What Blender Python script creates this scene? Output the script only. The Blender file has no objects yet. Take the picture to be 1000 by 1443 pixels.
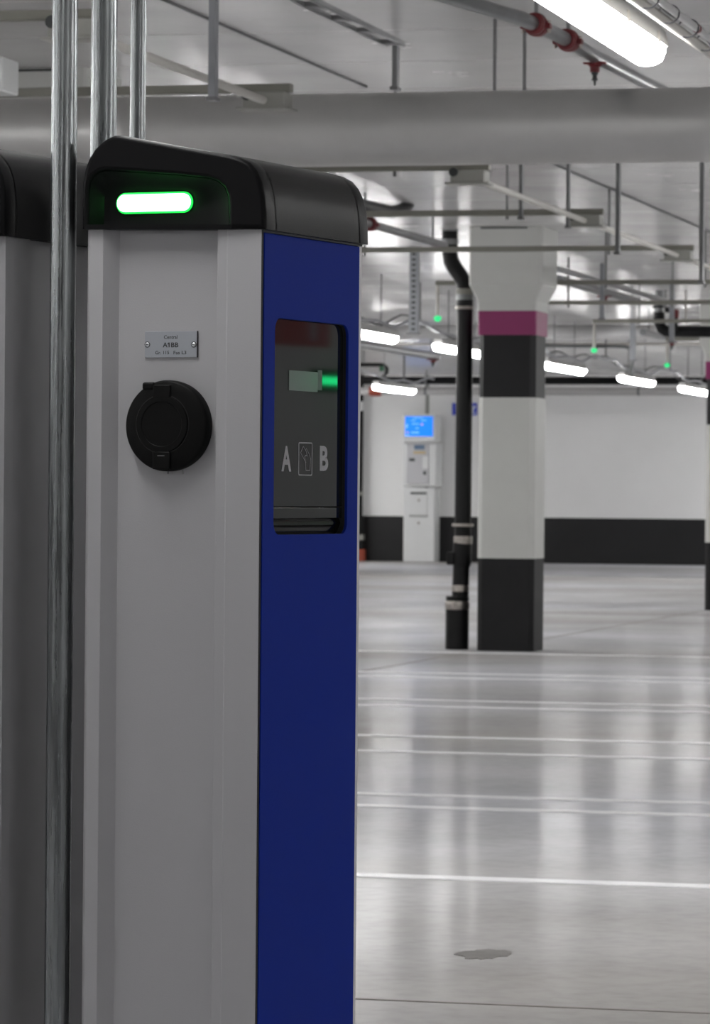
import bpy, bmesh, math, random
from mathutils import Vector, Matrix

# ------------------------------------------------------------------ camera
FPX, CX, CY = 5500.0, 500.0, 721.5           # focal length in pixels of the 1000x1443 frame
YAW, PITCH, ROLL = math.radians(14.0), 29.0 / 5500.0, 0.0085
CAMZ = 0.95
scene = bpy.context.scene
col = scene.collection

Fw = Vector((-math.sin(YAW) * math.cos(PITCH), math.cos(YAW) * math.cos(PITCH), -math.sin(PITCH)))
R0 = Vector((math.cos(YAW), math.sin(YAW), 0))
U0 = R0.cross(Fw)
Rt = R0 * math.cos(ROLL) + U0 * math.sin(ROLL)
Up = U0 * math.cos(ROLL) - R0 * math.sin(ROLL)
CAM = Vector((0, 0, CAMZ))
cd = bpy.data.cameras.new('camera')
cam = bpy.data.objects.new('camera', cd)
col.objects.link(cam)
M = Matrix((Rt, Up, -Fw)).transposed().to_4x4()
M.translation = CAM
cam.matrix_world = M
cd.sensor_fit = 'HORIZONTAL'
cd.sensor_width = 24.0
cd.lens = FPX * 24.0 / 1000.0
cd.clip_end = 200
cd.dof.use_dof = True
cd.dof.focus_distance = 5.0
cd.dof.aperture_fstop = 26.0
scene.camera = cam

# ------------------------------------------------------------------ world, exposure
w = bpy.data.worlds.new('world')
scene.world = w
w.use_nodes = True
w.node_tree.nodes['Background'].inputs[0].default_value = (0.5, 0.5, 0.5, 1)
w.node_tree.nodes['Background'].inputs[1].default_value = 0.05
vs = scene.view_settings
vs.view_transform = 'Standard'
vs.look = 'None'
vs.gamma = 1.0
vs.use_curve_mapping = False
vs.exposure = 0.0
LAMP = 42.0                                  # radiance of the tube lamps' diffusers


def ray(px, py):
    return Fw + Rt * ((px - CX) / FPX) + Up * ((CY - py) / FPX)


def at(px, py, d):
    return CAM + ray(px, py) * d


def on_z(px, py, z):
    r = ray(px, py)
    return CAM + r * ((z - CAMZ) / r.z)


def on_y(px, py, y):
    r = ray(px, py)
    return CAM + r * (y / r.y)


# ------------------------------------------------------------------ mesh helpers
class MB:
    def __init__(s):
        s.v, s.f = [], []

    def add(s, vs_, fs):
        n = len(s.v)
        s.v += [Vector(p) for p in vs_]
        s.f += [[i + n for i in f] for f in fs]
        return s

    def box(s, a, b):
        x0, y0, z0 = (min(a[i], b[i]) for i in range(3))
        x1, y1, z1 = (max(a[i], b[i]) for i in range(3))
        return s.add([(x0, y0, z0), (x1, y0, z0), (x1, y1, z0), (x0, y1, z0),
                      (x0, y0, z1), (x1, y0, z1), (x1, y1, z1), (x0, y1, z1)],
                     [(3, 2, 1, 0), (4, 5, 6, 7), (0, 1, 5, 4), (1, 2, 6, 5), (2, 3, 7, 6), (3, 0, 4, 7)])

    def cbox(s, c, size):
        c, h = Vector(c), Vector(size) / 2
        return s.box(c - h, c + h)

    def tube(s, pts, r, n=12, caps=True):
        pts = [Vector(p) for p in pts]
        rs = r if isinstance(r, (list, tuple)) else [r] * len(pts)
        rings, ref = [], None
        for i, p in enumerate(pts):
            d = (pts[min(i + 1, len(pts) - 1)] - pts[max(i - 1, 0)]).normalized()
            if i and i < len(pts) - 1:
                d = ((pts[i + 1] - p).normalized() + (p - pts[i - 1]).normalized()).normalized()
            if ref is None:
                ref = Vector((0, 0, 1)) if abs(d.z) < .9 else Vector((1, 0, 0))
            a = (ref - d * ref.dot(d)).normalized()
            ref = a
            b = d.cross(a)
            rings.append([p + a * math.cos(t) * rs[i] + b * math.sin(t) * rs[i]
                          for t in (2 * math.pi * k / n for k in range(n))])
        vs_ = [q for rg in rings for q in rg]
        fs = []
        for i in range(len(pts) - 1):
            for k in range(n):
                k2 = (k + 1) % n
                fs.append((i * n + k, i * n + k2, (i + 1) * n + k2, (i + 1) * n + k))
        if caps:
            fs.append(tuple(range(n - 1, -1, -1)))
            fs.append(tuple(range((len(pts) - 1) * n, len(pts) * n)))
        return s.add(vs_, fs)

    def cyl(s, a, b, r, n=16):
        return s.tube([a, b], r, n)

    def lathe(s, prof, o, ax, n=32):
        """prof: (radius, distance along ax) pairs"""
        ax = Vector(ax).normalized()
        o = Vector(o)
        return s.tube2([(o + ax * t, r_) for r_, t in prof], ax, n)

    def tube2(s, pr, ax, n):
        ref = Vector((0, 0, 1)) if abs(ax.z) < .9 else Vector((1, 0, 0))
        a = (ref - ax * ref.dot(ax)).normalized()
        b = ax.cross(a)
        vs_, fs = [], []
        for p, r_ in pr:
            for k in range(n):
                t = 2 * math.pi * k / n
                vs_.append(p + a * math.cos(t) * r_ + b * math.sin(t) * r_)
        for i in range(len(pr) - 1):
            for k in range(n):
                k2 = (k + 1) % n
                fs.append((i * n + k, i * n + k2, (i + 1) * n + k2, (i + 1) * n + k))
        fs.append(tuple(range(n - 1, -1, -1)))
        fs.append(tuple(range((len(pr) - 1) * n, len(pr) * n)))
        return s.add(vs_, fs)

    def prism(s, poly, t0, t1, fn):
        n = len(poly)
        vs_ = [fn(a, b, t0) for a, b in poly] + [fn(a, b, t1) for a, b in poly]
        fs = [(k, (k + 1) % n, (k + 1) % n + n, k + n) for k in range(n)]
        fs += [tuple(range(n - 1, -1, -1)), tuple(range(n, 2 * n))]
        return s.add(vs_, fs)

    def loft(s, secs, caps=True):
        n = len(secs[0])
        vs_ = [p for sec in secs for p in sec]
        fs = []
        for i in range(len(secs) - 1):
            for k in range(n):
                k2 = (k + 1) % n
                fs.append((i * n + k, i * n + k2, (i + 1) * n + k2, (i + 1) * n + k))
        if caps:
            fs.append(tuple(range(n - 1, -1, -1)))
            fs.append(tuple(range((len(secs) - 1) * n, len(secs) * n)))
        return s.add(vs_, fs)


def finish_normals(me):
    bm = bmesh.new()
    bm.from_mesh(me)
    bmesh.ops.recalc_face_normals(bm, faces=bm.faces)
    bm.to_mesh(me)
    bm.free()


def ob(name, mb, mat, parent=None, bevel=0.0, local=False, smooth=35, base=None, recalc=True, seg=2):
    """one mesh object; geometry in world coordinates unless local"""
    root = parent
    if parent is not None:
        while root.parent is not None:
            root = root.parent
    vs_ = mb.v
    loc = Vector((0, 0, 0))
    if root is not None:
        if not local:
            inv = root.matrix_basis.inverted()
            vs_ = [inv @ p for p in vs_]
    else:
        if base is None:
            lo = [min(p[i] for p in vs_) for i in range(3)]
            hi = [max(p[i] for p in vs_) for i in range(3)]
            base = ((lo[0] + hi[0]) / 2, (lo[1] + hi[1]) / 2, lo[2])
        loc = Vector(base)
        vs_ = [p - loc for p in vs_]
    me = bpy.data.meshes.new(name)
    me.from_pydata([tuple(p) for p in vs_], [], mb.f)
    me.update()
    if recalc:
        finish_normals(me)
    if smooth:
        me.shade_smooth()
        me.set_sharp_from_angle(angle=math.radians(smooth))
    me.materials.append(mat)
    o = bpy.data.objects.new(name, me)
    col.objects.link(o)
    o.location = loc
    if parent is not None:
        o.parent = parent
    if bevel:
        b = o.modifiers.new('bevel', 'BEVEL')
        b.width = bevel
        b.segments = seg
        b.limit_method = 'ANGLE'
        b.angle_limit = math.radians(40)
        b.harden_normals = False
    return o


def tag(o, label=None, cat=None, group=None, kind=None):
    if label:
        o['label'] = label
    if cat:
        o['category'] = cat
    if group:
        o['group'] = group
    if kind:
        o['kind'] = kind
    return o


def thing(name, loc, label, cat, group=None, rz=0.0):
    o = bpy.data.objects.new(name, None)
    o.empty_display_size = 0.1
    col.objects.link(o)
    o.matrix_basis = Matrix.Translation(Vector(loc)) @ Matrix.Rotation(rz, 4, 'Z')
    return tag(o, label, cat, group)


def kids(o):
    return [c for c in bpy.data.objects if c.parent == o]


def copy_tree(o, parent=None):
    c = o.copy()
    col.objects.link(c)
    c.parent = parent
    for ch in kids(o):
        copy_tree(ch, c)
    return c


def plate(outer, holes, t0, t1, bevel=0.0, res=2):
    """2D outline with holes, between heights t0 and t1 -> (verts (a, b, t), faces)"""
    cu = bpy.data.curves.new('tmp', 'CURVE')
    cu.dimensions = '2D'
    cu.fill_mode = 'BOTH'
    cu.extrude = (t1 - t0) / 2 - bevel
    cu.bevel_depth = bevel
    cu.bevel_resolution = res
    cu.offset = -bevel
    for poly in [outer] + list(holes):
        sp = cu.splines.new('POLY')
        sp.points.add(len(poly) - 1)
        for i, (a, b) in enumerate(poly):
            sp.points[i].co = (a, b, 0, 1)
        sp.use_cyclic_u = True
    return _curve_mesh(cu, (t0 + t1) / 2)


def _curve_mesh(cu, tz=0.0):
    o = bpy.data.objects.new('tmp', cu)
    col.objects.link(o)
    dg = bpy.context.evaluated_depsgraph_get()
    ev = o.evaluated_get(dg)
    me = ev.to_mesh()
    vs_ = [(p.co.x, p.co.y, p.co.z + tz) for p in me.vertices]
    fs = [tuple(p.vertices) for p in me.polygons]
    ev.to_mesh_clear()
    bpy.data.objects.remove(o)
    bpy.data.curves.remove(cu)
    return vs_, fs


def text(s_, height, depth=0.0004, bold=0.0, width=1.0):
    cu = bpy.data.curves.new('tmp', 'FONT')
    cu.body = s_
    cu.size = 1.0
    cu.align_x = 'CENTER'
    cu.align_y = 'CENTER'
    cu.extrude = 0.0
    cu.offset = bold
    cu.resolution_u = 4
    vs_, fs = _curve_mesh(cu)
    ys = [p[1] for p in vs_]
    xs = [p[0] for p in vs_]
    k = height / (max(ys) - min(ys))
    my, mx = (max(ys) + min(ys)) / 2, (max(xs) + min(xs)) / 2
    return [((p[0] - mx) * k * width, (p[1] - my) * k, depth) for p in vs_], fs


def rrect(x0, x1, y0, y1, r, n=6):
    out = []
    for cx, cy, a0 in ((x1 - r, y1 - r, 0), (x0 + r, y1 - r, 90), (x0 + r, y0 + r, 180), (x1 - r, y0 + r, 270)):
        for k in range(n + 1):
            t = math.radians(a0 + 90 * k / n)
            out.append((cx + r * math.cos(t), cy + r * math.sin(t)))
    return out


def arc(c, a, b, a0, a1, r, n=6):
    """points of an arc about c in the plane of a and b"""
    return [Vector(c) + Vector(a) * r * math.cos(t) + Vector(b) * r * math.sin(t)
            for t in (math.radians(a0 + (a1 - a0) * k / n) for k in range(n + 1))]


# ------------------------------------------------------------------ materials
def srgb(r, g, b):
    def c(x):
        x /= 255.0
        return x / 12.92 if x <= .04045 else ((x + .055) / 1.055) ** 2.4
    return (c(r), c(g), c(b))


def mat(name, color, rough=0.5, metal=0.0, vary=0.0, scale=8.0, stretch=(1, 1, 1), rvary=0.0, bump=0.0,
        bscale=None, spec=0.5, coat=0.0, emit=None, estr=0.0, dull=0.0):
    m = bpy.data.materials.new(name)
    m.use_nodes = True
    nt = m.node_tree
    b = nt.nodes['Principled BSDF']
    b.inputs['Base Color'].default_value = (*color, 1)
    b.inputs['Roughness'].default_value = rough
    b.inputs['Metallic'].default_value = metal
    b.inputs['Specular IOR Level'].default_value = spec
    b.inputs['Coat Weight'].default_value = coat
    b.inputs['Coat Roughness'].default_value = 0.06
    if emit:
        b.inputs['Emission Color'].default_value = (*emit, 1)
        b.inputs['Emission Strength'].default_value = estr
    if vary or rvary or bump:
        tc = nt.nodes.new('ShaderNodeTexCoord')
        mp = nt.nodes.new('ShaderNodeMapping')
        mp.inputs['Scale'].default_value = stretch
        nz = nt.nodes.new('ShaderNodeTexNoise')
        nz.inputs['Scale'].default_value = scale
        nz.inputs['Detail'].default_value = 6
        nz.inputs['Roughness'].default_value = 0.6
        nt.links.new(tc.outputs['Object'], mp.inputs['Vector'])
        nt.links.new(mp.outputs[0], nz.inputs['Vector'])
        if vary:
            rp = nt.nodes.new('ShaderNodeValToRGB')
            rp.color_ramp.elements[0].position = 0.3
            rp.color_ramp.elements[1].position = 0.7
            rp.color_ramp.elements[0].color = (*[c * (1 - vary) for c in color], 1)
            rp.color_ramp.elements[1].color = (*[min(1, c * (1 + vary)) for c in color], 1)
            nt.links.new(nz.outputs['Fac'], rp.inputs[0])
            nt.links.new(rp.outputs[0], b.inputs['Base Color'])
        if rvary:
            mr = nt.nodes.new('ShaderNodeMapRange')
            mr.inputs[1].default_value, mr.inputs[2].default_value = 0.3, 0.7
            mr.inputs[3].default_value, mr.inputs[4].default_value = max(.02, rough - rvary), rough + rvary
            nt.links.new(nz.outputs['Fac'], mr.inputs[0])
            nt.links.new(mr.outputs[0], b.inputs['Roughness'])
        if bump:
            nb = nz
            if bscale:
                nb = nt.nodes.new('ShaderNodeTexNoise')
                nb.inputs['Scale'].default_value = bscale
                nb.inputs['Detail'].default_value = 3
                nt.links.new(mp.outputs[0], nb.inputs['Vector'])
            bp = nt.nodes.new('ShaderNodeBump')
            bp.inputs['Strength'].default_value = bump
            bp.inputs['Distance'].default_value = 0.01
            nt.links.new(nb.outputs['Fac'], bp.inputs['Height'])
            nt.links.new(bp.outputs[0], b.inputs['Normal'])
    if dull:
        dull_mix(m, dull)
    return m


def dull_mix(m, amount):
    """dusty share of the surface: plain diffuse mixed over the glossy shader"""
    nt = m.node_tree
    b = nt.nodes['Principled BSDF']
    df = nt.nodes.new('ShaderNodeBsdfDiffuse')
    mx = nt.nodes.new('ShaderNodeMixShader')
    mx.inputs[0].default_value = amount
    src = b.inputs['Base Color']
    if src.links:
        nt.links.new(src.links[0].from_socket, df.inputs[0])
    else:
        df.inputs[0].default_value = src.default_value
    nt.links.new(b.outputs[0], mx.inputs[1])
    nt.links.new(df.outputs[0], mx.inputs[2])
    nt.links.new(mx.outputs[0], nt.nodes['Material Output'].inputs[0])


def floor_mat():
    m = mat('polished_concrete', (0.40, 0.39, 0.385), 0.14, spec=0.16)
    nt = m.node_tree
    b = nt.nodes['Principled BSDF']
    tc = nt.nodes.new('ShaderNodeTexCoord')
    L = nt.links.new

    def noise(sc, det, st=(1, 1, 1)):
        mp = nt.nodes.new('ShaderNodeMapping')
        mp.inputs['Scale'].default_value = st
        n = nt.nodes.new('ShaderNodeTexNoise')
        n.inputs['Scale'].default_value = sc
        n.inputs['Detail'].default_value = det
        L(tc.outputs['Object'], mp.inputs[0])
        L(mp.outputs[0], n.inputs['Vector'])
        return n
    big = noise(0.22, 4, (0.7, 1.2, 1))
    mid = noise(1.3, 8)
    fine = noise(22, 5)
    rp = nt.nodes.new('ShaderNodeValToRGB')
    e = rp.color_ramp.elements
    e[0].position, e[1].position = 0.36, 0.62
    e[0].color = (0.425, 0.41, 0.395, 1)
    e[1].color = (0.62, 0.625, 0.655, 1)
    L(big.outputs['Fac'], rp.inputs[0])
    mx = nt.nodes.new('ShaderNodeMixRGB')
    mx.blend_type = 'MULTIPLY'
    mx.inputs[0].default_value = 1.0
    r2 = nt.nodes.new('ShaderNodeValToRGB')
    r2.color_ramp.elements[0].position, r2.color_ramp.elements[1].position = 0.3, 0.7
    r2.color_ramp.elements[0].color = (0.86, 0.86, 0.86, 1)
    r2.color_ramp.elements[1].color = (1.06, 1.06, 1.06, 1)
    L(mid.outputs['Fac'], r2.inputs[0])
    L(rp.outputs[0], mx.inputs[1])
    L(r2.outputs[0], mx.inputs[2])
    mx2 = nt.nodes.new('ShaderNodeMixRGB')
    mx2.blend_type = 'MULTIPLY'
    mx2.inputs[0].default_value = 1.0
    r3 = nt.nodes.new('ShaderNodeValToRGB')
    r3.color_ramp.elements[0].position, r3.color_ramp.elements[1].position = 0.28, 0.6
    r3.color_ramp.elements[0].color = (0.9, 0.9, 0.9, 1)
    r3.color_ramp.elements[1].color = (1, 1, 1, 1)
    L(fine.outputs['Fac'], r3.inputs[0])
    L(mx.outputs[0], mx2.inputs[1])
    L(r3.outputs[0], mx2.inputs[2])
    L(mx2.outputs[0], b.inputs['Base Color'])
    mr = nt.nodes.new('ShaderNodeMapRange')
    mr.inputs[1].default_value, mr.inputs[2].default_value = 0.35, 0.65
    mr.inputs[3].default_value, mr.inputs[4].default_value = 0.11, 0.16
    L(mid.outputs['Fac'], mr.inputs[0])
    L(mr.outputs[0], b.inputs['Roughness'])
    bp = nt.nodes.new('ShaderNodeBump')
    bp.inputs['Strength'].default_value = 0.03
    bp.inputs['Distance'].default_value = 0.02
    L(mid.outputs['Fac'], bp.inputs['Height'])
    L(bp.outputs[0], b.inputs['Normal'])
    dull_mix(m, .74)
    return m


MT = {}
MT['floor'] = floor_mat()
MT['line'] = mat('line_paint', (0.93, 0.93, 0.95), 0.2, spec=.16, dull=.74, vary=.08, scale=6)
MT['joint'] = mat('joint_filler', (0.20, 0.18, 0.165), 0.6, vary=.2, scale=4)
MT['stain'] = mat('stain', (0.16, 0.15, 0.14), 0.45, vary=.15, scale=20)
MT['wallwhite'] = mat('white_wall_paint', (0.91, 0.91, 0.905), 0.55, vary=.03, scale=.8)
MT['walldark'] = mat('charcoal_wall_paint', (0.020, 0.020, 0.021), 0.5, spec=.3, vary=.12, scale=3)
MT['ceil'] = mat('ceiling_panel_paint', (0.66, 0.655, 0.648), 0.24, vary=.04, scale=.6, rvary=.07)
MT['ceilback'] = mat('ceiling_slab', (0.18, 0.18, 0.18), 0.7)
MT['colwhite'] = mat('column_white', (0.62, 0.625, 0.60), 0.5, vary=.04, scale=2)
MT['coldark'] = mat('column_charcoal', (0.014, 0.014, 0.015), 0.5, spec=.25, vary=.15, scale=3)
MT['pink'] = mat('magenta_paint', srgb(138, 38, 96), 0.45, vary=.04, scale=4)
MT['blackpipe'] = mat('black_cast_iron', (0.007, 0.007, 0.0075), 0.42, spec=.25, vary=.2, scale=6)
MT['steel'] = mat('clamp_steel', (0.42, 0.39, 0.36), 0.35, 1.0, vary=.2, scale=40)
MT['galv'] = mat('galvanised_steel', (0.23, 0.242, 0.247), 0.27, 1.0, vary=.32, scale=90, stretch=(1, 1, .05), rvary=.10, bump=.06, bscale=160)
MT['duct'] = mat('grey_duct', (0.62, 0.615, 0.605), 0.42, 0.75, vary=.04, scale=5, bump=.04, bscale=120)
MT['lightduct'] = mat('pale_duct', (0.55, 0.55, 0.55), 0.35, 0.3, vary=.04, scale=2)
MT['rail'] = mat('rail_enamel', (0.24, 0.235, 0.205), 0.5)
MT['boxgrey'] = mat('junction_box_plastic', (0.34, 0.34, 0.31), 0.45)
MT['strut'] = mat('strut_zinc', (0.30, 0.31, 0.33), 0.45, .3)
MT['rod'] = mat('threaded_rod', (0.20, 0.20, 0.205), 0.45, 0.6)
MT['conduit'] = mat('conduit_plastic', (0.60, 0.58, 0.54), 0.4)
MT['sprpipe'] = mat('sprinkler_pipe', (0.22, 0.225, 0.23), 0.30, 0.7, vary=.1, scale=10)
MT['red'] = mat('red_coupling', (0.15, 0.012, 0.016), 0.45, vary=.1, scale=20)
MT['cable'] = mat('dark_cable', (0.05, 0.05, 0.055), 0.45)
MT['housing'] = mat('lamp_housing', (0.42, 0.42, 0.41), 0.45)
MT['tube'] = mat('lit_diffuser', (0.9, 0.9, 0.9), 0.4, emit=(1.0, 0.993, 0.985), estr=LAMP)
MT['green'] = mat('green_indicator', (0.02, 0.3, 0.1), 0.4, emit=(0.03, 0.75, 0.25), estr=1.0)
MT['cap'] = mat('black_cap_plastic', (0.005, 0.005, 0.0055), 0.34, spec=.075, bump=.05, bscale=600)
MT['alu'] = mat('white_powder_coat', (0.36, 0.357, 0.367), 0.5, spec=.3, vary=.015, scale=3, bump=.05, bscale=500)
MT['alu2'] = mat('fine_edge_coat', (0.62, 0.62, 0.63), 0.40, bump=.05, bscale=500)
MT['gap'] = mat('black_gasket', (0.006, 0.006, 0.006), 0.6)
MT['blue'] = mat('blue_panel', (0.0115, 0.030, 0.255), 0.55, spec=.03, bump=.03, bscale=500)
MT['screen'] = mat('smoked_plate', (0.010, 0.0115, 0.0125), 0.03, spec=0.5)
MT['lcd'] = mat('lcd_grey', (0.18, 0.195, 0.195), 0.08, spec=.3)
MT['lcd2'] = mat('lcd_edge', (0.11, 0.125, 0.125), 0.12)
MT['print'] = mat('grey_print', (0.36, 0.36, 0.375), 0.5, spec=.1)
MT['label'] = mat('nameplate', (0.30, 0.315, 0.34), 0.4, spec=.3)
MT['ink'] = mat('black_ink', (0.01, 0.01, 0.012), 0.5)
MT['screw'] = mat('screw_steel', (0.5, 0.52, 0.54), 0.28, 1.0)
MT['lid'] = mat('socket_black', (0.004, 0.004, 0.004), 0.5, spec=.1, bump=.04, bscale=400)
MT['led'] = mat('led_core', (0.5, 1, 0.6), 0.4, emit=(0.14, 1.0, 0.20), estr=9.0)
MT['ledhalo'] = mat('led_halo', (0.02, 0.4, 0.08), 0.4, emit=(0.0, 1.0, 0.08), estr=0.8)  # green bloom around the LED, put into a glowing material
MT['machine'] = mat('machine_enamel', (0.78, 0.79, 0.79), 0.4, vary=.02, scale=3)
MT['machinegrey'] = mat('machine_face_steel', (0.56, 0.56, 0.58), 0.4, .2)
MT['bluescr'] = mat('lit_blue_screen', (0.0, 0.1, 0.5), 0.3, emit=(0.0, 0.22, 1.0), estr=1.0)
MT['scrline'] = mat('lit_screen_text', (0.3, 0.5, 0.9), 0.3, emit=(0.12, 0.42, 1.0), estr=1.0)
MT['scrpink'] = mat('lit_screen_button', (0.5, 0.3, 0.5), 0.3, emit=(0.45, 0.3, 0.75), estr=0.9)
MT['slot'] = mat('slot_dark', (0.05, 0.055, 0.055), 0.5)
MT['slotblue'] = mat('small_display', (0.12, 0.19, 0.30), 0.4)
MT['slotyellow'] = mat('yellow_strip', (0.60, 0.47, 0.25), 0.5)
MT['seam'] = mat('door_seam', (0.30, 0.31, 0.29), 0.5)
MT['signblue'] = mat('sign_blue', (0.004, 0.03, 0.55), 0.4)
MT['signwhite'] = mat('sign_white', (0.7, 0.75, 0.85), 0.4)
MT['orange'] = mat('orange_red_base', (0.40, 0.075, 0.04), 0.5)
MT['redsign'] = mat('red_sign', (0.55, 0.03, 0.03), 0.4)

# ------------------------------------------------------------------ the room
CEIL = 2.54
YW = on_z(720, 793, 0).y                     # the far wall
XL_, XR_, YN = -24.0, 7.0, -9.0
ZR = 2.22                                    # height of the guidance rails

fl = ob('floor', MB().box((XL_ - .2, YN - .2, -.2), (XR_ + .2, YW + .2, 0)), MT['floor'], smooth=0)
tag(fl, kind='structure')
ce = ob('ceiling', MB().box((XL_ - .2, YN - .2, CEIL + .025), (XR_ + .2, YW + .2, CEIL + .2)), MT['ceilback'], smooth=0)
tag(ce, kind='structure')
pl0 = None
y = YN
PW = 0.96
while y < YW - .05:
    y2 = min(y + PW, YW)
    if pl0 is None:
        pl0 = ob('ceiling_panel', MB().box((XL_, y + .003, CEIL), (XR_, y + PW - .003, CEIL + .025)), MT['ceil'], ce, bevel=.004, smooth=0, seg=1)
        y_first = y
    elif y2 - y > PW - .01:
        c = pl0.copy()
        col.objects.link(c)
        c.parent = ce
        c.location = (0, y - y_first, 0)
    else:
        ob('ceiling_panel', MB().box((XL_, y + .003, CEIL), (XR_, y2 - .003, CEIL + .025)), MT['ceil'], ce, smooth=0)
    y += PW


def wall(name, a, b, inner, bandtop=0.57):
    """a wall block and the charcoal band painted on its inner side (inner: unit vector into the room)"""
    wo = ob(name, MB().box(a, b), MT['wallwhite'], smooth=0)
    tag(wo, kind='structure')
    m = MB()
    i = Vector(inner)
    lo = [min(a[k], b[k]) for k in range(3)]
    hi = [max(a[k], b[k]) for k in range(3)]
    for k in range(2):
        if i[k] > .5:
            lo[k], hi[k] = hi[k], hi[k] + .004
        elif i[k] < -.5:
            hi[k], lo[k] = lo[k], lo[k] - .004
    lo[2], hi[2] = 0.0, bandtop
    ob('painted_band', m.box(lo, hi), MT['walldark'], wo, smooth=0)
    return wo


zb = on_y(720, 729, YW).z
wb = wall('wall_back', (XL_, YW, 0), (XR_, YW + .2, CEIL), (0, -1, 0), zb)
wall('wall_left', (XL_ - .2, YN, 0), (XL_, YW, CEIL), (1, 0, 0), zb)
wall('wall_right', (XR_, YN, 0), (XR_ + .2, YW, CEIL), (-1, 0, 0), zb)
wall('wall_rear', (XL_, YN - .2, 0), (XR_, YN, CEIL), (0, 1, 0), CEIL)  # unseen wall, charcoal up to the ceiling to keep the cap's reflections dark
jx = on_y(602, 570, YW).x
ob('wall_joint', MB().box((jx - .025, YW - .004, zb), (jx + .025, YW, CEIL)), MT['seam'], wb, smooth=0)

# painted bay lines, floor joints, the stain
for py, wd, x0p in ((1240, .085, 330), (1141, .085, 330), (1124, .085, 330), (1063, .075, 420), (1041, .085, 420),
                    (998, .085, 420), (989, .085, 420), (957, .085, 420), (950.5, .085, 420), (921, .085, 420)):
    p = on_z(700, py, 0)
    xa = on_z(x0p, py, 0).x
    ln = ob('painted_line', MB().box((xa - 1.2, p.y - wd / 2, 0), (3.2, p.y + wd / 2, .0025)), MT['line'], fl, smooth=0)
p = on_z(750, 1418, 0)
ob('floor_joint', MB().box((-8, p.y - .006, 0), (4, p.y + .006, .0012)), MT['joint'], fl, smooth=0)
pj = on_z(875, 881, 0)
ob('floor_joint', MB().box((pj.x - .012, 6, 0), (pj.x + .012, YW, .0015)), MT['joint'], fl, smooth=0)
c0 = on_z(683, 1345, 0)
rnd = random.Random(5)
pts = []
for k in range(28):
    t = 2 * math.pi * k / 28
    r_ = 1 + .16 * rnd.uniform(-1, 1)
    if 2.6 < t < 3.7:
        r_ *= 1.25
    pts.append((c0.x + .048 * r_ * math.cos(t), c0.y + .085 * r_ * math.sin(t)))
ob('floor_stain', MB().prism(pts, 0, .0012, lambda a, b, t: (a, b, t)), MT['stain'], fl, smooth=0)

# ------------------------------------------------------------------ columns
A = on_z(670.5, 917, 0)                      # front left foot
B = on_z(750, 918, 0)
CW = (B.x - A.x) * 1.03
COLX, COLY = A.x + CW / 2, A.y + CW / 2
C2 = on_z(988, 860, 0)
COL2Y = C2.y + CW / 2
CSP = COL2Y - COLY


def sect(cx, cy, h, ch, z):
    o = []
    for sx, sy, fl_ in ((1, 1, 0), (-1, 1, 1), (-1, -1, 0), (1, -1, 1)):
        a = (cx + sx * h, cy + sy * (h - ch), z)
        b = (cx + sx * (h - ch), cy + sy * h, z)
        o += [a, b] if not fl_ else [b, a]
    return [Vector(q) for q in o]


def column(cx, cy, label):
    h = CW / 2
    t = thing('concrete_column', (cx, cy, 0), label, 'column', 'banded concrete columns')
    yf = cy - h

    def zz(py):
        return on_y(710, py, COLY - CW / 2).z
    zs = [0, zz(787), zz(560), zz(472), zz(438), zz(424), zz(402), CEIL]
    ch = .03
    for nm, m_, z0, z1, hh, c_ in (('lower_band', 'coldark', 0, zs[1], h, ch), ('middle_band', 'colwhite', zs[1], zs[2], h + .002, ch),
                                   ('upper_band', 'coldark', zs[2], zs[3], h, ch), ('pink_band', 'pink', zs[3], zs[4], h + .006, .008)):
        ob(nm, MB().loft([sect(cx, cy, hh, c_, z0), sect(cx, cy, hh, c_, z1)]), MT[m_], t, smooth=0)
    fl_ = .052
    ob('capital', MB().loft([sect(cx, cy, h + .006, .008, zs[4]), sect(cx, cy, h + .008, .008, zs[5]),
                             sect(cx, cy, h + fl_, .01, zs[6]), sect(cx, cy, h + fl_, .01, CEIL)]), MT['colwhite'], t, smooth=0)
    ob('ceiling_joint', MB().box((cx - h * .9, cy - h - fl_ - .004, CEIL - .012), (cx + h * .75, cy - h - fl_, CEIL - .003)), MT['slot'], t, smooth=0)
    return t


column(COLX, COLY, 'white column with pink and charcoal bands beside the black drain pipe')
column(COLX, COL2Y, 'banded column cut off by the right edge of the picture')
column(COLX, COLY - CSP, 'banded column hidden behind the charging stations')
column(COLX, COLY + 2 * CSP, 'banded column beyond the right edge, nearest the far wall')

# ------------------------------------------------------------------ black drain pipe beside the column
DR = .5 * 24 / FPX * (A.y / math.cos(YAW))     # about half of 24 px at the column
d0 = on_z(649, 915, 0)
px_, py_ = d0.x + .01, COLY
dd = (Vector((px_, py_, 0)) - CAM).dot(Fw)


def zpx(py):
    return at(655, py, dd).z


def xpx(px, py):
    return at(px, py, dd).x


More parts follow.
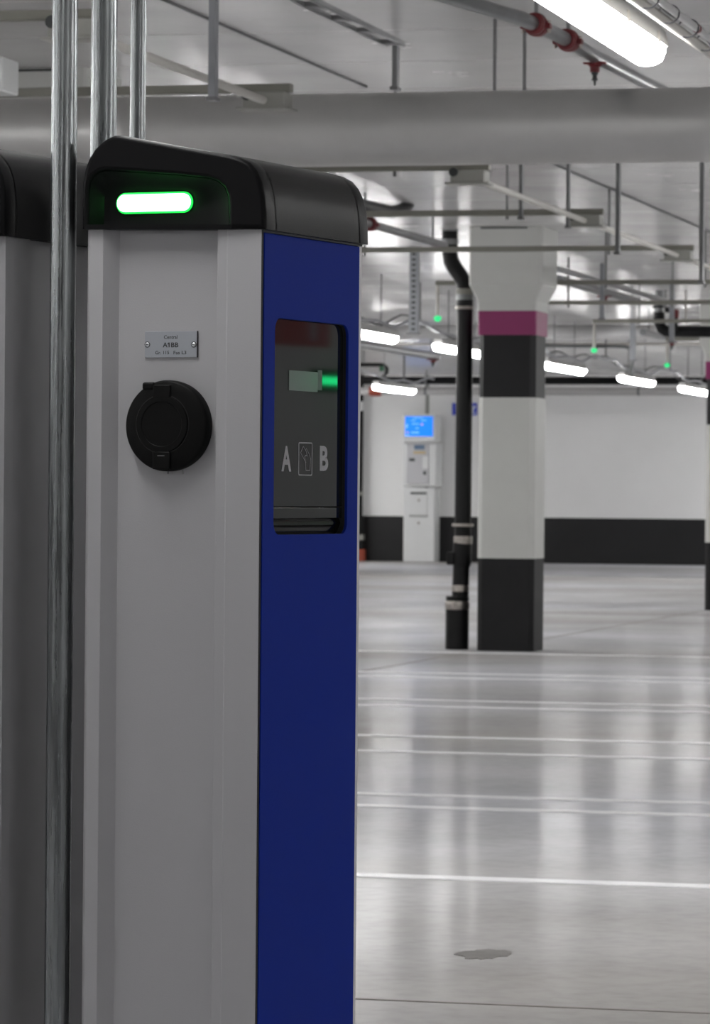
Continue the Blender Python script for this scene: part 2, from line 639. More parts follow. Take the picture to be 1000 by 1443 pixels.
t = thing('drain_pipe', (px_, py_, 0), 'black drain pipe with steel clamps standing left of the column', 'drain pipe')
xs0, xs1, xs2 = xpx(643.5, 880), xpx(648.5, 800), xpx(654.5, 500)
r0, r1 = 16.5 * dd / FPX, 11.8 * dd / FPX
ob('foot_sleeve', MB().cyl((xs0, py_, 0), (xs0, py_, zpx(840)), r0, 24), MT['blackpipe'], t, bevel=.006)
ob('lower_pipe', MB().cyl((xs1, py_, zpx(842)), (xs1 + .008, py_, zpx(770)), r1, 24), MT['blackpipe'], t)
ob('access_body', MB().tube([(xs1 + .008, py_, zpx(798)), (xs1 + .01, py_, zpx(792)), (xs1 + .012, py_, zpx(765))], [r1, r1 * 1.12, r1 * 1.12], 24), MT['blackpipe'], t)
xa = xs1 - r1
ob('access_door', MB().box((xa - .028, py_ - .045, zpx(796)), (xa + .02, py_ + .045, zpx(778))), MT['blackpipe'], t, bevel=.008)
xu = xpx(653, 730)
ob('riser', MB().cyl((xs1 + .012, py_, zpx(766)), (xs2, py_, zpx(420)), r1, 24), MT['blackpipe'], t)
# clamps
for nm, py, hgt, rr, xc in (('sleeve_clamp', 853, 12, r0 * 1.05, xs0), ('hose_clamp', 829, 9, r1 * 1.07, xs1),
                            ('band_clamp', 761, 11, r1 * 1.12, xs1 + .014), ('wall_bracket', 740, 4, r1 * 1.3, xu - .004),
                            ('wall_bracket', 434, 4, r1 * 1.18, xs2)):
    z0, z1 = zpx(py + hgt / 2), zpx(py - hgt / 2)
    cl = ob(nm, MB().lathe([(rr * .98, 0), (rr, .003), (rr, (z1 - z0) - .003), (rr * .98, z1 - z0)], (xc, py_, z0), (0, 0, 1), 28), MT['steel'], t)
    ob('clamp_screw', MB().box((xc - .02, py_ - rr - .015, z0 + .004), (xc + .012, py_ - rr + .01, z1 - .004)), MT['steel'], cl)
# offset bend up to the ceiling
xt = xpx(633, 350)
pts = [(xs2, py_, zpx(422)), (xs2 - .002, py_, zpx(405)), (xs2 - .01, py_, zpx(397)), (xs2 - .03, py_, zpx(388)),
       (xt + .03, py_, zpx(377)), (xt + .008, py_, zpx(368)), (xt, py_, zpx(357)), (xt, py_, zpx(345))]
ob('offset_bend', MB().tube(pts, r1 * .95, 24), MT['blackpipe'], t)
ob('upper_pipe', MB().cyl((xt, py_, zpx(350)), (xt, py_, CEIL), r1 * .95, 24), MT['blackpipe'], t)
for (xc, pyc, rr) in ((xs2, 411, 1.06), (xs2 - .001, 419, 1.04), (xt, 341, 1.05), (xt, 322, 1.04)):
    z0 = zpx(pyc + 4)
    ob('coupling_ring', MB().cyl((xc, py_, z0), (xc, py_, z0 + .034), r1 * rr, 24), MT['rail'] if pyc == 411 else MT['sprpipe'], t)

# ------------------------------------------------------------------ far drain pipe at the wall
fx = on_y(506, 700, YW - .12)
t = thing('wall_drain_pipe', (fx.x, fx.y, 0), 'black drain pipe with an orange foot on the far wall beside the charger', 'drain pipe')
fy = YW - .14


def zf(py):
    return on_y(507, py, fy).z


ob('riser', MB().cyl((fx.x, fy, 0), (fx.x, fy, CEIL), .055, 18), MT['blackpipe'], t)
ob('orange_foot', MB().cyl((fx.x, fy, 0), (fx.x, fy, zf(774)), .10, 18), MT['orange'], t, bevel=.006)
ob('lower_sleeve', MB().cyl((fx.x, fy, zf(774)), (fx.x, fy, zf(727)), .075, 18), MT['blackpipe'], t)
ob('pale_ring', MB().cyl((fx.x, fy, zf(761)), (fx.x, fy, zf(753)), .083, 18), MT['boxgrey'], t)
ob('pale_ring', MB().cyl((fx.x, fy, zf(698)), (fx.x, fy, zf(693)), .065, 18), MT['boxgrey'], t)
ob('white_collar', MB().cyl((fx.x, fy, zf(579)), (fx.x, fy, zf(566)), .065, 18), MT['machine'], t)

# ------------------------------------------------------------------ pay machine at the far wall
p0 = on_y(567.5, 790, YW - .34)
p1 = on_y(611.5, 791, YW - .34)
mx0, mx1 = p0.x, p1.x
my0, my1 = YW - .34, YW - .02


def zm(py):
    return on_y(590, py, my0).z


def xm(px):
    return on_y(px, 690, my0).x


t = thing('pay_machine', ((mx0 + mx1) / 2, (my0 + my1) / 2, 0), 'pale grey pay machine with a lit blue screen against the far wall', 'pay machine')
lo = ob('lower_cabinet', MB().box((mx0, my0, 0), (mx1, my1, zm(687))), MT['machine'], t, bevel=.012)
dx0, dx1 = xm(577), xm(602)
do = ob('door', MB().box((dx0, my0 - .012, zm(726)), (dx1, my0 + .01, zm(694))), MT['machine'], lo, bevel=.006)
ob('slot', MB().box((xm(578.5), my0 - .014, zm(696.5)), (xm(601), my0, zm(693.5))), MT['slot'], lo)
ob('seam', MB().box((xm(577), my0 - .013, zm(728)), (xm(603), my0, zm(726.4))), MT['seam'], lo)
ob('lock', MB().cyl((xm(590.5), my0 - .02, zm(705)), (xm(590.5), my0, zm(705)), .018, 14), MT['steel'], lo)
ob('lock', MB().cyl((xm(590), my0 - .008, zm(737)), (xm(590), my0, zm(737)), .018, 14), MT['steel'], lo)
uh = ob('upper_cabinet', MB().box((mx0 - .012, my0 - .03, zm(686)), (mx1 + .03, my1, zm(624))), MT['machine'], t, bevel=.02)
ob('front_plate', MB().box((xm(573.5), my0 - .045, zm(682)), (xm(604.5), my0 - .02, zm(626))), MT['machinegrey'], uh, bevel=.008)
q = my0 - .05
for nm, x0, x1, y0, y1, mm in (('small_display', 584, 598.5, 627, 633.5, 'slotblue'), ('yellow_strip', 583, 600, 636, 639.5, 'slotyellow'),
                               ('card_slot', 577, 585, 646, 650, 'slot'), ('reader', 596, 604, 643, 660, 'machine'),
                               ('coin_slot', 597, 601, 664, 669, 'slot'), ('button', 601, 604, 664, 669, 'green')):
    if nm == 'button':
        continue
    ob(nm, MB().box((xm(x0), q, zm(y1)), (xm(x1), q + .02, zm(y0))), MT[mm], uh, bevel=.003)
hd = ob('screen_housing', MB().box((xm(568), my0 - .10, zm(624)), (xm(615), my1 - .06, zm(583.5))), MT['machine'], t, bevel=.03, seg=3)
sc = ob('screen', MB().box((xm(572.3), my0 - .108, zm(615)), (xm(611.3), my0 - .09, zm(587))), MT['bluescr'], hd, bevel=.004)
q = my0 - .1095
for x0, x1, y0, y1, mm in ((584, 598, 588.2, 589.4, 'scrline'), (581, 587, 592, 593.2, 'scrline'), (595, 602, 592, 593.2, 'scrline'),
                           (582, 592, 597, 598.2, 'scrline'), (594.5, 597.5, 596.8, 599.6, 'scrpink'), (573.5, 576, 598, 603, 'scrline'),
                           (587, 591, 603, 604.5, 'scrline'), (574, 577.5, 608.5, 610.5, 'scrpink'), (581, 592, 608.8, 610.6, 'scrline'),
                           (573, 579, 613, 614.4, 'scrline')):
    ob('screen_mark', MB().box((xm(x0), q, zm(y1)), (xm(x1), q + .004, zm(y0))), MT[mm], sc, smooth=0)

# blue sign on the far wall
s0, s1 = on_y(637, 585, YW - .03), on_y(671.5, 568, YW - .03)
t = thing('wall_sign', ((s0.x + s1.x) / 2, YW - .02, s0.z), 'small blue sign on the far wall half hidden by the drain pipe', 'sign')
ob('panel', MB().box((s0.x, YW - .035, s0.z), (s1.x, YW, s1.z)), MT['signblue'], t, bevel=.004)
m = MB()
xw = on_y(669, 576, YW - .03).x
zc, hh = (s0.z + s1.z) / 2, (s1.z - s0.z)
m.prism([(xw - .06, zc + hh * .28), (xw + .02, zc + hh * .28), (xw - .03, zc - hh * .28), (xw + .02, zc - hh * .28),
         (xw + .02, zc - hh * .38), (xw - .07, zc - hh * .38), (xw - .02, zc + hh * .18), (xw - .06, zc + hh * .18)], YW - .037, YW - .034, lambda a, b, t_: (a, t_, b))
ob('white_mark', m, MT['signwhite'], t, smooth=0)

# ------------------------------------------------------------------ large round duct in front
q0 = on_z(700, 232, 2.05)
DY = q0.y
dtop = on_y(700, 127, DY).z
dr = (dtop - 2.05) / 2 * .99
dz = 2.05 + dr
t = thing('ventilation_duct', (-4, DY, dz - dr), 'thick grey round ventilation duct crossing in front under the ceiling', 'duct')
m = MB()
x = -20.0
sec = [(dr, 0)]
Lx = 26.0
nseg = 13
for k in range(1, nseg):
    s_ = k * Lx / nseg
    sec += [(dr, s_ - .02), (dr * 1.015, s_ - .015), (dr * 1.015, s_ + .015), (dr, s_ + .02)]
sec.append((dr, Lx))
ob('duct_tube', m.lathe(sec, (-20, DY, dz), (1, 0, 0), 40), MT['duct'], t)
for pxx in (697, 739):
    xx = on_y(pxx, 60, DY).x
    ob('hanger_rod', MB().cyl((xx, DY, dz + dr - .01), (xx, DY, CEIL), .006, 8), MT['rod'], t)
for xx in (-9.0, -14.0, 2.5):
    ob('hanger_rod', MB().cyl((xx, DY, dz + dr - .01), (xx, DY, CEIL), .006, 8), MT['rod'], t)

# ------------------------------------------------------------------ guidance rails with junction boxes and green indicators
XRr = on_z(690, 240, ZR).x
XLr = on_z(575, 393, ZR).x
rail_px = [(120, 28, 'guidance rail running out of the upper left corner behind the galvanised posts'),
           (435, 130, 'guidance rail with a box lying in front of the thick duct'),
           (690, 240, 'first guidance rail below the thick duct, box right above the column'),
           (850, 303, 'second guidance rail below the duct, crossing the column capital high up'),
           (970, 353, 'third guidance rail below the duct, crossing the column capital lower down'),
           (1000, 396, 'guidance rail passing right behind the drain pipe and column capital'),
           (1000, 429, 'guidance rail level with the pink band of the column'),
           (1000, 455, 'guidance rail whose green indicator hangs nearest right of the column'),
           (1000, 480, 'guidance rail with a green indicator above the middle far lamp'),
           (1000, 499, 'farthest guidance rail, its green indicator beside the right column')]
rail_y = []
for i, (px, py, lab) in enumerate(rail_px):
    p = on_z(px, py, ZR)
    yy = p.y
    if i == 5:
        yy = max(yy, COLY + CW / 2 + .16)
    rail_y.append(yy)
    t = thing('guidance_rail', (XRr, yy, ZR - .06), lab, 'rail', 'parking guidance rails')
    ob('rail', MB().box((XLr, yy - .02, ZR), (XRr, yy + .02, ZR + .028)), MT['rail'], t, bevel=.003)
    ob('junction_box', MB().box((XRr - .15, yy - .05, ZR - .052), (XRr - .01, yy + .05, ZR)), MT['boxgrey'], t, bevel=.006)
    ob('box_flange', MB().box((XRr - .17, yy - .055, ZR - .056), (XRr + .005, yy + .055, ZR - .05)), MT['boxgrey'], t)
    ob('end_clip', MB().cyl((XRr - .135, yy - .058, ZR - .01), (XRr - .135, yy + .03, ZR - .01), .018, 12), MT['slot'], t)
    hx = [XLr + .35, (XLr + XRr) / 2, XRr - .45]
    if i == 1:
        hx[2] = on_y(300, 60, yy).x
    if i == 2:
        hx[2] = on_y(735, 260, yy).x if on_y(735, 260, yy).x < XRr else on_y(556, 240, yy).x
    if i in (2, 3, 4):
        del hx[1]
    for h_ in hx:
        ob('hanger_rod', MB().cyl((h_, yy, ZR - .02), (h_, yy, CEIL), .007, 8), MT['rod'], t)
    st = ob('indicator_stem', MB().cyl((XLr + .012, yy, ZR), (XLr + .012, yy, ZR - .19), .011, 10), MT['conduit'], t)
    ob('green_light', MB().lathe([(.008, 0), (.022, -.006), (.024, -.02), (.016, -.034), (.004, -.038)], (XLr + .012, yy, ZR - .185), (0, 0, 1), 16), MT['green'], st)

# feeder conduit joining the boxes
t = thing('feeder_conduit', (XRr - .08, rail_y[2], ZR - .05), 'pale conduit stepping from junction box to junction box right of the column', 'conduit')
for a, b in ((0, 1), (2, 3), (3, 4), (4, 5), (5, 6), (6, 7), (7, 8), (8, 9)):
    ob('conduit_run', MB().cyl((XRr - .08, rail_y[a] + .05, ZR - .028), (XRr - .08, rail_y[b] - .05, ZR - .028), .013, 12), MT['conduit'], t)

# long slender bracket bars and struts hanging from the ceiling
for px, y0, y1, d, wd, lab in ((870, 232, 357, 18.0, .018, 'grey ceiling strut reaching down to the third guidance rail right of the capital'),
                               (734, 232, 308, 17.6, .015, 'slim ceiling strut crossing the pale conduit above the column capital'),
                               (800, 232, 320, 17.6, .012, 'slim ceiling strut crossing the dark ceiling cable beside the second junction box'),
                               (988, 232, 398, 18.2, .018, 'grey ceiling strut near the right picture edge below the duct'),
                               (583, 366, 470, 25.5, .06, 'perforated grey strut left of the black drain pipe'),
                               (891, 440, 508, 36.0, .05, 'grey strut above the middle far lamp'),
                               (848, 398, 450, 27.0, .03, 'pale strut between the two columns near the red sprinkler'),
                               (946, 398, 482, 29.5, .035, 'pale strut beside the black pipe elbow near the right column'),
                               (557, -10, 125, 13.9, .018, 'dark strut at the end of the ladder cable tray'),
                               (300, -10, 140, 11.6, .02, 'grey strut above the thick duct right of the galvanised posts')):
    p = at(px, y1, d)
    t = thing('ceiling_strut', (p.x, p.y, p.z), lab, 'strut', 'ceiling struts')
    ob('channel', MB().box((p.x - wd / 2, p.y - .02, p.z), (p.x + wd / 2, p.y + .02, CEIL)), MT['sprpipe'] if px in (557, 870, 734, 800, 988) else MT['strut'], t)
    ob('foot', MB().box((p.x - wd * .75, p.y - .03, p.z - .006), (p.x + wd * .75, p.y + .03, p.z + .006)), MT['rod'], t)
    if px == 583:
        n = int((CEIL - p.z) / .035)
        for k in range(n):
            ob('hole', MB().box((p.x - .012, p.y - .021, p.z + .02 + k * .035), (p.x + .012, p.y - .019, p.z + .035 + k * .035)), MT['slot'], t, smooth=0)

# ------------------------------------------------------------------ ceiling cable runs (along the depth of the hall)
pa, pb = on_z(205, 0, CEIL - .012), on_z(530, 125, CEIL - .012)
xa_ = (pa.x + pb.x) / 2
ob_ = ob('ceiling_cable', MB().box((xa_ - .004, 8.0, CEIL - .008), (xa_ + .004, pb.y, CEIL)), MT['cable'])
tag(ob_, 'thin dark cable along the ceiling above the thick duct', 'cable')
pa, pb = on_z(775, 234, CEIL - .012), on_z(1000, 326, CEIL - .012)
xa_ = (pa.x + pb.x) / 2
ob_ = ob('ceiling_cable', MB().box((xa_ - .006, pa.y - .5, CEIL - .01), (xa_ + .006, pb.y + 6, CEIL)), MT['cable'])
tag(ob_, 'thin dark cable along the ceiling right of the column', 'cable')

# ladder tray at top
pe = at(556, 62, 13.2)
t = thing('cable_ladder', (pe.x, pe.y, pe.z), 'narrow cable ladder ending above the thick duct', 'cable tray')
for s_ in (-1, 1):
    ob('side_rail', MB().box((pe.x + s_ * .03 - .006, 7.5, pe.z - .008), (pe.x + s_ * .03 + .006, pe.y, pe.z + .008)), MT['sprpipe'], t)
for k in range(18):
    yy = pe.y - .06 - k * .34
    ob('rung', MB().box((pe.x - .03, yy - .03, pe.z - .008), (pe.x + .03, yy + .03, pe.z + .006)), MT['rod'], t)

# ------------------------------------------------------------------ sprinkler pipes
def couple(t, p, r, big=True):
    """red clamp coupling about a pipe that runs along y"""
    c_ = ob('red_coupling', MB().lathe([(r * 1.15, -.045), (r * 1.5, -.035), (r * 1.5, -.012), (r * 1.62, -.01), (r * 1.62, .01),
                                       (r * 1.5, .012), (r * 1.5, .035), (r * 1.15, .045)], p, (0, 1, 0), 20), MT['red'], t)
    for s_ in (-1, 1):
        ob('bolt_lug', MB().box((p.x + s_ * r * 1.35, p.y - .02, p.z - r * .6), (p.x + s_ * r * 2.1, p.y + .02, p.z + r * .2)), MT['red'], c_, bevel=.004)
        ob('bolt', MB().cyl((p.x + s_ * r * 1.8, p.y, p.z - r * 1.1), (p.x + s_ * r * 1.8, p.y, p.z + r * .6), .006, 8), MT['steel'], c_)


def head(t, p, r):
    hd_ = ob('sprinkler_outlet', MB().lathe([(r * 1.0, 0), (r * 1.05, -.008), (r * .75, -.014), (r * .7, -.032)], (p.x, p.y, p.z - r * .85), (0, 0, 1), 16), MT['red'], t)
    zt = p.z - r * .85 - .030
    ob('sprinkler_head', MB().lathe([(r * .5, 0), (r * .5, -.010), (r * .35, -.011), (r * .35, -.022), (r * .46, -.023), (r * .46, -.028), (r * .22, -.030), (r * .15, -.045)],
                                    (p.x, p.y, zt), (0, 0, 1), 14), MT['slot'], hd_)
    ob('flange', MB().box((p.x - r * 1.7, p.y - .015, p.z - r * 1.1), (p.x + r * 1.7, p.y + .015, p.z - r * .8)), MT['red'], hd_, bevel=.003)


zt_ = 2.365
ps = [on_z(*q_, zt_) for q_ in ((600, -14), (735, 27), (755, 35), (800, 57), (838, 80), (935, 130), (990, 160))]
x_s = ps[4].x
r_ = .022
t = thing('sprinkler_pipe', (x_s, 12, zt_), 'grey sprinkler pipe with red couplings beside the large lamp', 'sprinkler pipe')
sp_run = [Vector((q_.x, q_.y, q_.z)) for q_ in ps]
ob('pipe', MB().tube(sp_run, r_, 18), MT['sprpipe'], t)
couple(t, ps[2], r_)
couple(t, ps[3], r_)
head(t, ps[4], r_)
ob('hanger_rod', MB().cyl((sp_run[3].x, sp_run[3].y, sp_run[3].z), (sp_run[3].x, sp_run[3].y, CEIL), .006, 8), MT['rod'], t)
ob('hanger_rod', MB().cyl((sp_run[2].x, sp_run[2].y, sp_run[2].z), (sp_run[2].x, sp_run[2].y, CEIL), .006, 8), MT['rod'], t)


def spr_line(pxa, pya, z, y1, r, lab, cps=(), hds=(), y0=None):
    p = on_z(pxa, pya, z)
    ys = p.y if y0 is None else y0
    t = thing('sprinkler_pipe', (p.x, p.y, z), lab, 'sprinkler pipe', 'sprinkler pipes')
    ob('pipe', MB().cyl((p.x, ys, z), (p.x, y1, z), r, 16), MT['sprpipe'], t)
    for c_ in cps:
        yy = on_z(c_[0], c_[1], z).y
        couple(t, Vector((p.x, yy, z)), r)
    for c_ in hds:
        yy = on_z(c_[0], c_[1], z).y
        head(t, Vector((p.x, yy, z)), r)
    for yy in (ys + .3, (ys + y1) / 2, y1 - .3):
        ob('hanger_rod', MB().cyl((p.x, yy, z), (p.x, yy, CEIL), .006, 8), MT['rod'], t)
    return t


spr_line(560, 327, 2.36, on_z(625, 346, 2.36).y, .023, 'grey sprinkler pipe with one red coupling beside the charger cap', cps=((523, 316),), y0=on_z(500, 308, 2.36).y - 3)
spr_line(830, 406, 2.43, on_z(905, 426, 2.43).y, .032, 'dark sprinkler pipe with a red head between the two columns', hds=((857, 412),), y0=on_z(790, 394, 2.43).y)
spr_line(560, 494, 2.30, on_z(622, 503, 2.30).y, .036, 'far sprinkler pipe with a red head left of the drain pipe', hds=((617, 502),), y0=on_z(480, 483, 2.30).y)
spr_line(930, 474, 2.33, on_z(960, 479, 2.33).y, .03, 'short sprinkler pipe with a red head beside the right column', hds=((955, 478),), y0=on_z(880, 468, 2.33).y)

# thin conduit and dark ceiling pipe
pa = on_z(850, 398, 2.44)
ob_ = ob('ceiling_pipe', MB().cyl((pa.x, on_z(788, 378, 2.44).y, 2.44), (pa.x, on_z(930, 424, 2.44).y, 2.44), .02, 14), MT['sprpipe'])
tag(ob_, 'slim grey ceiling pipe running back between the two columns', 'pipe')
pa = on_z(520, 292, 2.46)
p2 = on_z(566, 306, 2.46)
m = MB().tube([(pa.x, pa.y - 3, 2.45), (pa.x, p2.y - .8, 2.46), (pa.x, p2.y - .25, 2.47), (pa.x, p2.y, 2.50), (pa.x, p2.y + .15, CEIL)], .034, 18)
tag(ob('ceiling_drain', m, MT['blackpipe']), 'black pipe going up into the ceiling just right of the charger cap', 'pipe')

# ------------------------------------------------------------------ pipes running across, far back
def xpipe(px0, px1, pya, pyb, d, mt, name, lab, cat='pipe', hang=True):
    """pipe along x whose top / bottom edges are at rows pya / pyb in the middle of the span"""
    pm = (px0 + px1) / 2
    a_, b_ = at(pm, pya, d), at(pm, pyb, d)
    z, r, yy = (a_.z + b_.z) / 2, (a_.z - b_.z) / 2, a_.y
    x0, x1 = on_y(px0, pya, yy).x, on_y(px1, pya, yy).x
    t = thing(name, ((x0 + x1) / 2, yy, z - r), lab, cat)
    ob('pipe', MB().cyl((x0, yy, z), (x1, yy, z), r, 24), MT[mt], t)
    if hang:
        n = max(2, int((x1 - x0) / 1.4))
        for k in range(n):
            xx = x0 + (k + .5) * (x1 - x0) / n
            ob('hanger_rod', MB().cyl((xx, yy, z + r * .9), (xx, yy, CEIL), .009, 8), MT['rod'], t)
            ob('pipe_clip', MB().cyl((xx - .015, yy, z), (xx + .015, yy, z), r * 1.04, 24), MT['sprpipe'], t)
    return t, x0, x1, yy, z, r


xpipe(380, 1120, 458, 478, 36.5, 'lightduct', 'pale_duct', 'pale round duct crossing behind both columns', 'duct')
xpipe(380, 1120, 483, 487, 38.5, 'conduit', 'pale_pipe', 'slim pale pipe crossing just below the pale duct')
xpipe(380, 1130, 531, 542, YW / math.cos(YAW) * .958, 'blackpipe', 'black_pipe', 'black insulated pipe along the top of the far wall')
tt, x0, x1, yy, z, r = xpipe(380, 1130, 546, 557, YW / math.cos(YAW) * .950, 'duct', 'grey_pipe', 'grey pipe below the black pipe along the far wall')
xx = on_y(529, 550, yy).x
ob('red_coupling', MB().lathe([(r * 1.1, -.08), (r * 1.3, -.06), (r * 1.3, .06), (r * 1.1, .08)], (xx, yy, z), (1, 0, 0), 20), MT['orange'], tt)

# dark bent pipe above the lamps
d = 37.3
path = [at(500, 482, d), at(860, 488, d), at(880, 488.5, d), at(888, 491, d), at(892, 498, d), at(891, 512, d), at(888, 531, d)]
yy = path[0].y
path = [Vector((on_y(q_[0], q_[1], path[1].y).x, path[1].y, on_y(q_[0], q_[1], path[1].y).z)) for q_ in
        ((640, 486), (860, 488), (878, 488.5), (885, 490), (890, 495), (892, 503), (890, 516), (888, 532))]
t = thing('bent_pipe', path[-1], 'dark slim pipe that bends down beside the middle far lamp', 'pipe')
ob('pipe', MB().tube(path, .02, 12), MT['sprpipe'], t)
for q2 in (.15, .55, .9):
    xx = path[0].x + (path[1].x - path[0].x) * q2
    ob('hanger_rod', MB().cyl((xx, path[0].y, path[0].z + (path[1].z - path[0].z) * q2), (xx, path[0].y, CEIL), .008, 8), MT['rod'], t)

# black elbow pipe near the right column
d = 30.5
yy = at(940, 465, d).y
def e_(px, py):
    q_ = on_y(px, py, yy)
    return Vector((q_.x, yy, q_.z))
t = thing('elbow_pipe', e_(930, 475), 'thick black pipe with an elbow left of the right column', 'pipe')
pe_ = [e_(1040, 468), e_(945, 467), e_(938, 466.5), e_(932, 463), e_(929, 457), e_(928.5, 450), e_(928.5, 440)]
ob('elbow', MB().tube(pe_, .044, 20), MT['blackpipe'], t)
ob('clear_section', MB().cyl(e_(928.5, 441), Vector((e_(928.5, 430).x, yy, CEIL)), .036, 18), MT['sprpipe'], t)
ob('top_ring', MB().cyl(e_(928.5, 434), e_(928.5, 431), .05, 18), MT['blackpipe'], t)
ob('hanger_rod', MB().cyl(e_(966, 467), Vector((e_(966, 430).x, yy, CEIL)), .008, 8), MT['conduit'], t)
t2 = thing('branch_pipe', e_(955, 447), 'short dark pipe with a red coupling above the black elbow', 'pipe')
_e0 = e_


def e_(px, py):
    return _e0(px, py) - Vector((0, .1, 0))


pb_ = e_(940, 437)
pc_ = e_(952, 438)
ob('pipe', MB().tube([pb_, pc_ - Vector((.02, 0, 0)), pc_ + Vector((.01, 0, -.01)), e_(954, 446), e_(953, 466)], .022, 14), MT['blackpipe'], t2)
ob('red_coupling', MB().cyl(e_(953, 449), e_(953, 437), .036, 16), MT['red'], t2, bevel=.006)
ob('hanger_rod', MB().cyl(pb_, Vector((pb_.x, pb_.y, CEIL)), .008, 8), MT['rod'], t2)

# valve group far left
d = 44.0
yy = at(530, 520, d).y
t = thing('valve_pipe', e_(535, 530), 'dark curved pipe with a green valve above the far lamp near the charger', 'pipe')
def g_(px, py):
    q_ = on_y(px, py, yy)
    return Vector((q_.x, yy, q_.z))
ob('pipe', MB().tube([g_(480, 514), g_(536, 514), g_(541, 515), g_(545, 519), g_(545, 524), g_(541, 530), g_(536, 533), g_(480, 533)], .022, 12), MT['blackpipe'], t)
ob('green_valve', MB().cyl(g_(538, 523), g_(538, 516), .03, 12), mat('valve_green', (0.02, 0.10, 0.05), .4), t)
ob('hanger_rod', MB().cyl(g_(512, 514), Vector((g_(512, 514).x, yy, CEIL)), .008, 8), MT['rod'], t)

# pale box at the left picture edge
q_ = at(-6, 130, 11.4)
t = thing('pale_box', q_, 'pale box at the left picture edge just above the thick duct', 'box')
ob('body', MB().box((q_.x - .3, q_.y - .03, q_.z), (at(9, 130, 11.4).x, q_.y + .12, at(0, 81, 11.4).z)), MT['machine'], t, bevel=.006)
ob('hanger_rod', MB().cyl((q_.x - .05, q_.y + .04, at(0, 83, 11.4).z), (q_.x - .05, q_.y + .04, CEIL), .008, 8), MT['rod'], t)

# ------------------------------------------------------------------ tube lamps
ZL = 2.10


def lamp_proto(name, x, y, L, label, group):
    t = thing(name, (x, y, ZL - .05), label, 'lamp', group)
    hw, n = .048, 8
    prof = [(hw, 0), (hw * .98, -.022), (hw * .8, -.042), (hw * .45, -.052), (0, -.055), (-hw * .45, -.052), (-hw * .8, -.042), (-hw * .98, -.022), (-hw, 0)]
    secs = []
    for s_, yy in ((.55, -L / 2), (.86, -L / 2 + .015), (1, -L / 2 + .05), (1, L / 2 - .05), (.86, L / 2 - .015), (.55, L / 2)):
        secs.append([Vector((x + a * s_, y + yy, ZL + b * s_)) for a, b in prof])
    ob('diffuser', MB().loft(secs), MT['tube'], t, smooth=50)
    hs = [(hw * 1.06, -.004), (hw * 1.06, .012), (hw * .92, .034), (hw * .6, .05), (-hw * .6, .05), (-hw * .92, .034), (-hw * 1.06, .012), (-hw * 1.06, -.004)]
    ob('housing', MB().loft([[Vector((x + a * s_, y + yy, ZL + b)) for a, b in hs]
                             for s_, yy in ((.8, -L / 2 + .01), (1, -L / 2 + .03), (1, L / 2 - .03), (.8, L / 2 - .01))]), MT['housing'], t)
    for s_ in (-.8, -.3, .3, .8):
        for e2 in (-1, 1):
            ob('clip', MB().cbox((x + e2 * hw, y + s_ * L / 2, ZL + .004), (.008, .03, .03)), MT['steel'], t, smooth=0)
    for s_ in (-.55, .55):
        ob('hanger_rod', MB().cyl((x, y + s_ * L / 2, ZL + .045), (x, y + s_ * L / 2, CEIL), .005, 8), MT['rod'], t)
    return t


def y_of(px, X):
    """depth of the point that shows in column px on the vertical plane x = X"""
    r = ray(px, 500)
    return (X / r.x) * r.y


XA = on_z(897, 534, ZL).x
XB = on_z(895, 52, ZL).x
XC = on_z(556, 546, ZL).x
visible = []
LL = 1.75
proto = lamp_proto('tube_lamp', XA, y_of(897, XA), LL, 'lit tube lamp hanging second left of the right column', 'lit tube lamps in the far row')


def lamp_at(x, y, label, group):
    o = copy_tree(proto)
    o.matrix_basis = Matrix.Translation((x, y, ZL - .05))
    tag(o, label, 'lamp', group)
    return o


G = 'lit tube lamps in the far row'
lamp_at(XA, y_of(795, XA), 'lit tube lamp hanging just right of the column', G)
lamp_at(XA, y_of(979, XA), 'lit tube lamp touching the left edge of the right column', G)
lamp_at(XA, y_of(650, XA), 'lit tube lamp crossed by the black drain pipe', G)
lamp_at(XA, y_of(514, XA), 'lit tube lamp cut off by the blue side of the charger', G)
lamp_at(XC, y_of(556, XC), 'lowest lit tube lamp, in front of the far wall above the pay machine', G)
# the big lamp near the camera (far end at 922, 78)
yb = on_z(921, 66, ZL).y - LL / 2
lamp_at(XB, yb, 'large bright tube lamp at the top right corner', 'near tube lamps')
OUT = 'unseen tube lamp outside the picture, added to light the hall'  # shared by all unseen lamps put in to light the hall
yy = y_of(514, XA)
for k in range(1, 10):
    if yy - 3.6 * k > YN + 1 and abs(yy - 3.6 * k - DY) > 1.1:
        lamp_at(XA, yy - 3.6 * k, OUT, 'lamps outside the picture')
yy = y_of(556, XC)
for k in range(1, 12):
    if yy - 4.4 * k > YN + 1 and abs(yy - 4.4 * k - DY) > 1.1:
        lamp_at(XC, yy - 4.4 * k, OUT, 'lamps outside the picture')
for k in (1.35, 2.3, 3.3, 4.3, 5.3, 6.3, 7.3, 8.3, 9.1):
    lamp_at(XB, yb + 4.2 * k, OUT, 'lamps outside the picture')
for k in (1, 2.2, 3.4):
    lamp_at(XB, yb - 4.2 * k, OUT, 'lamps outside the picture')
for k in (7.5, 11.8):  # unseen lamps added to brighten the near floor
    lamp_at(1.2, k, OUT, 'lamps outside the picture')
for k in (-5, 0, 5):  # unseen lamps added on the right to light the blue front
    lamp_at(3.6, k, OUT, 'lamps outside the picture')
for k in range(5):  # unseen row added for light at the far right
    lamp_at(3.6, 27 + 4.6 * k, OUT, 'lamps outside the picture')
for k in range(9):  # unseen row added for light, left of the other rows
    lamp_at(XC - 5.5, 4.6 + 5.4 * k, OUT, 'lamps outside the picture')

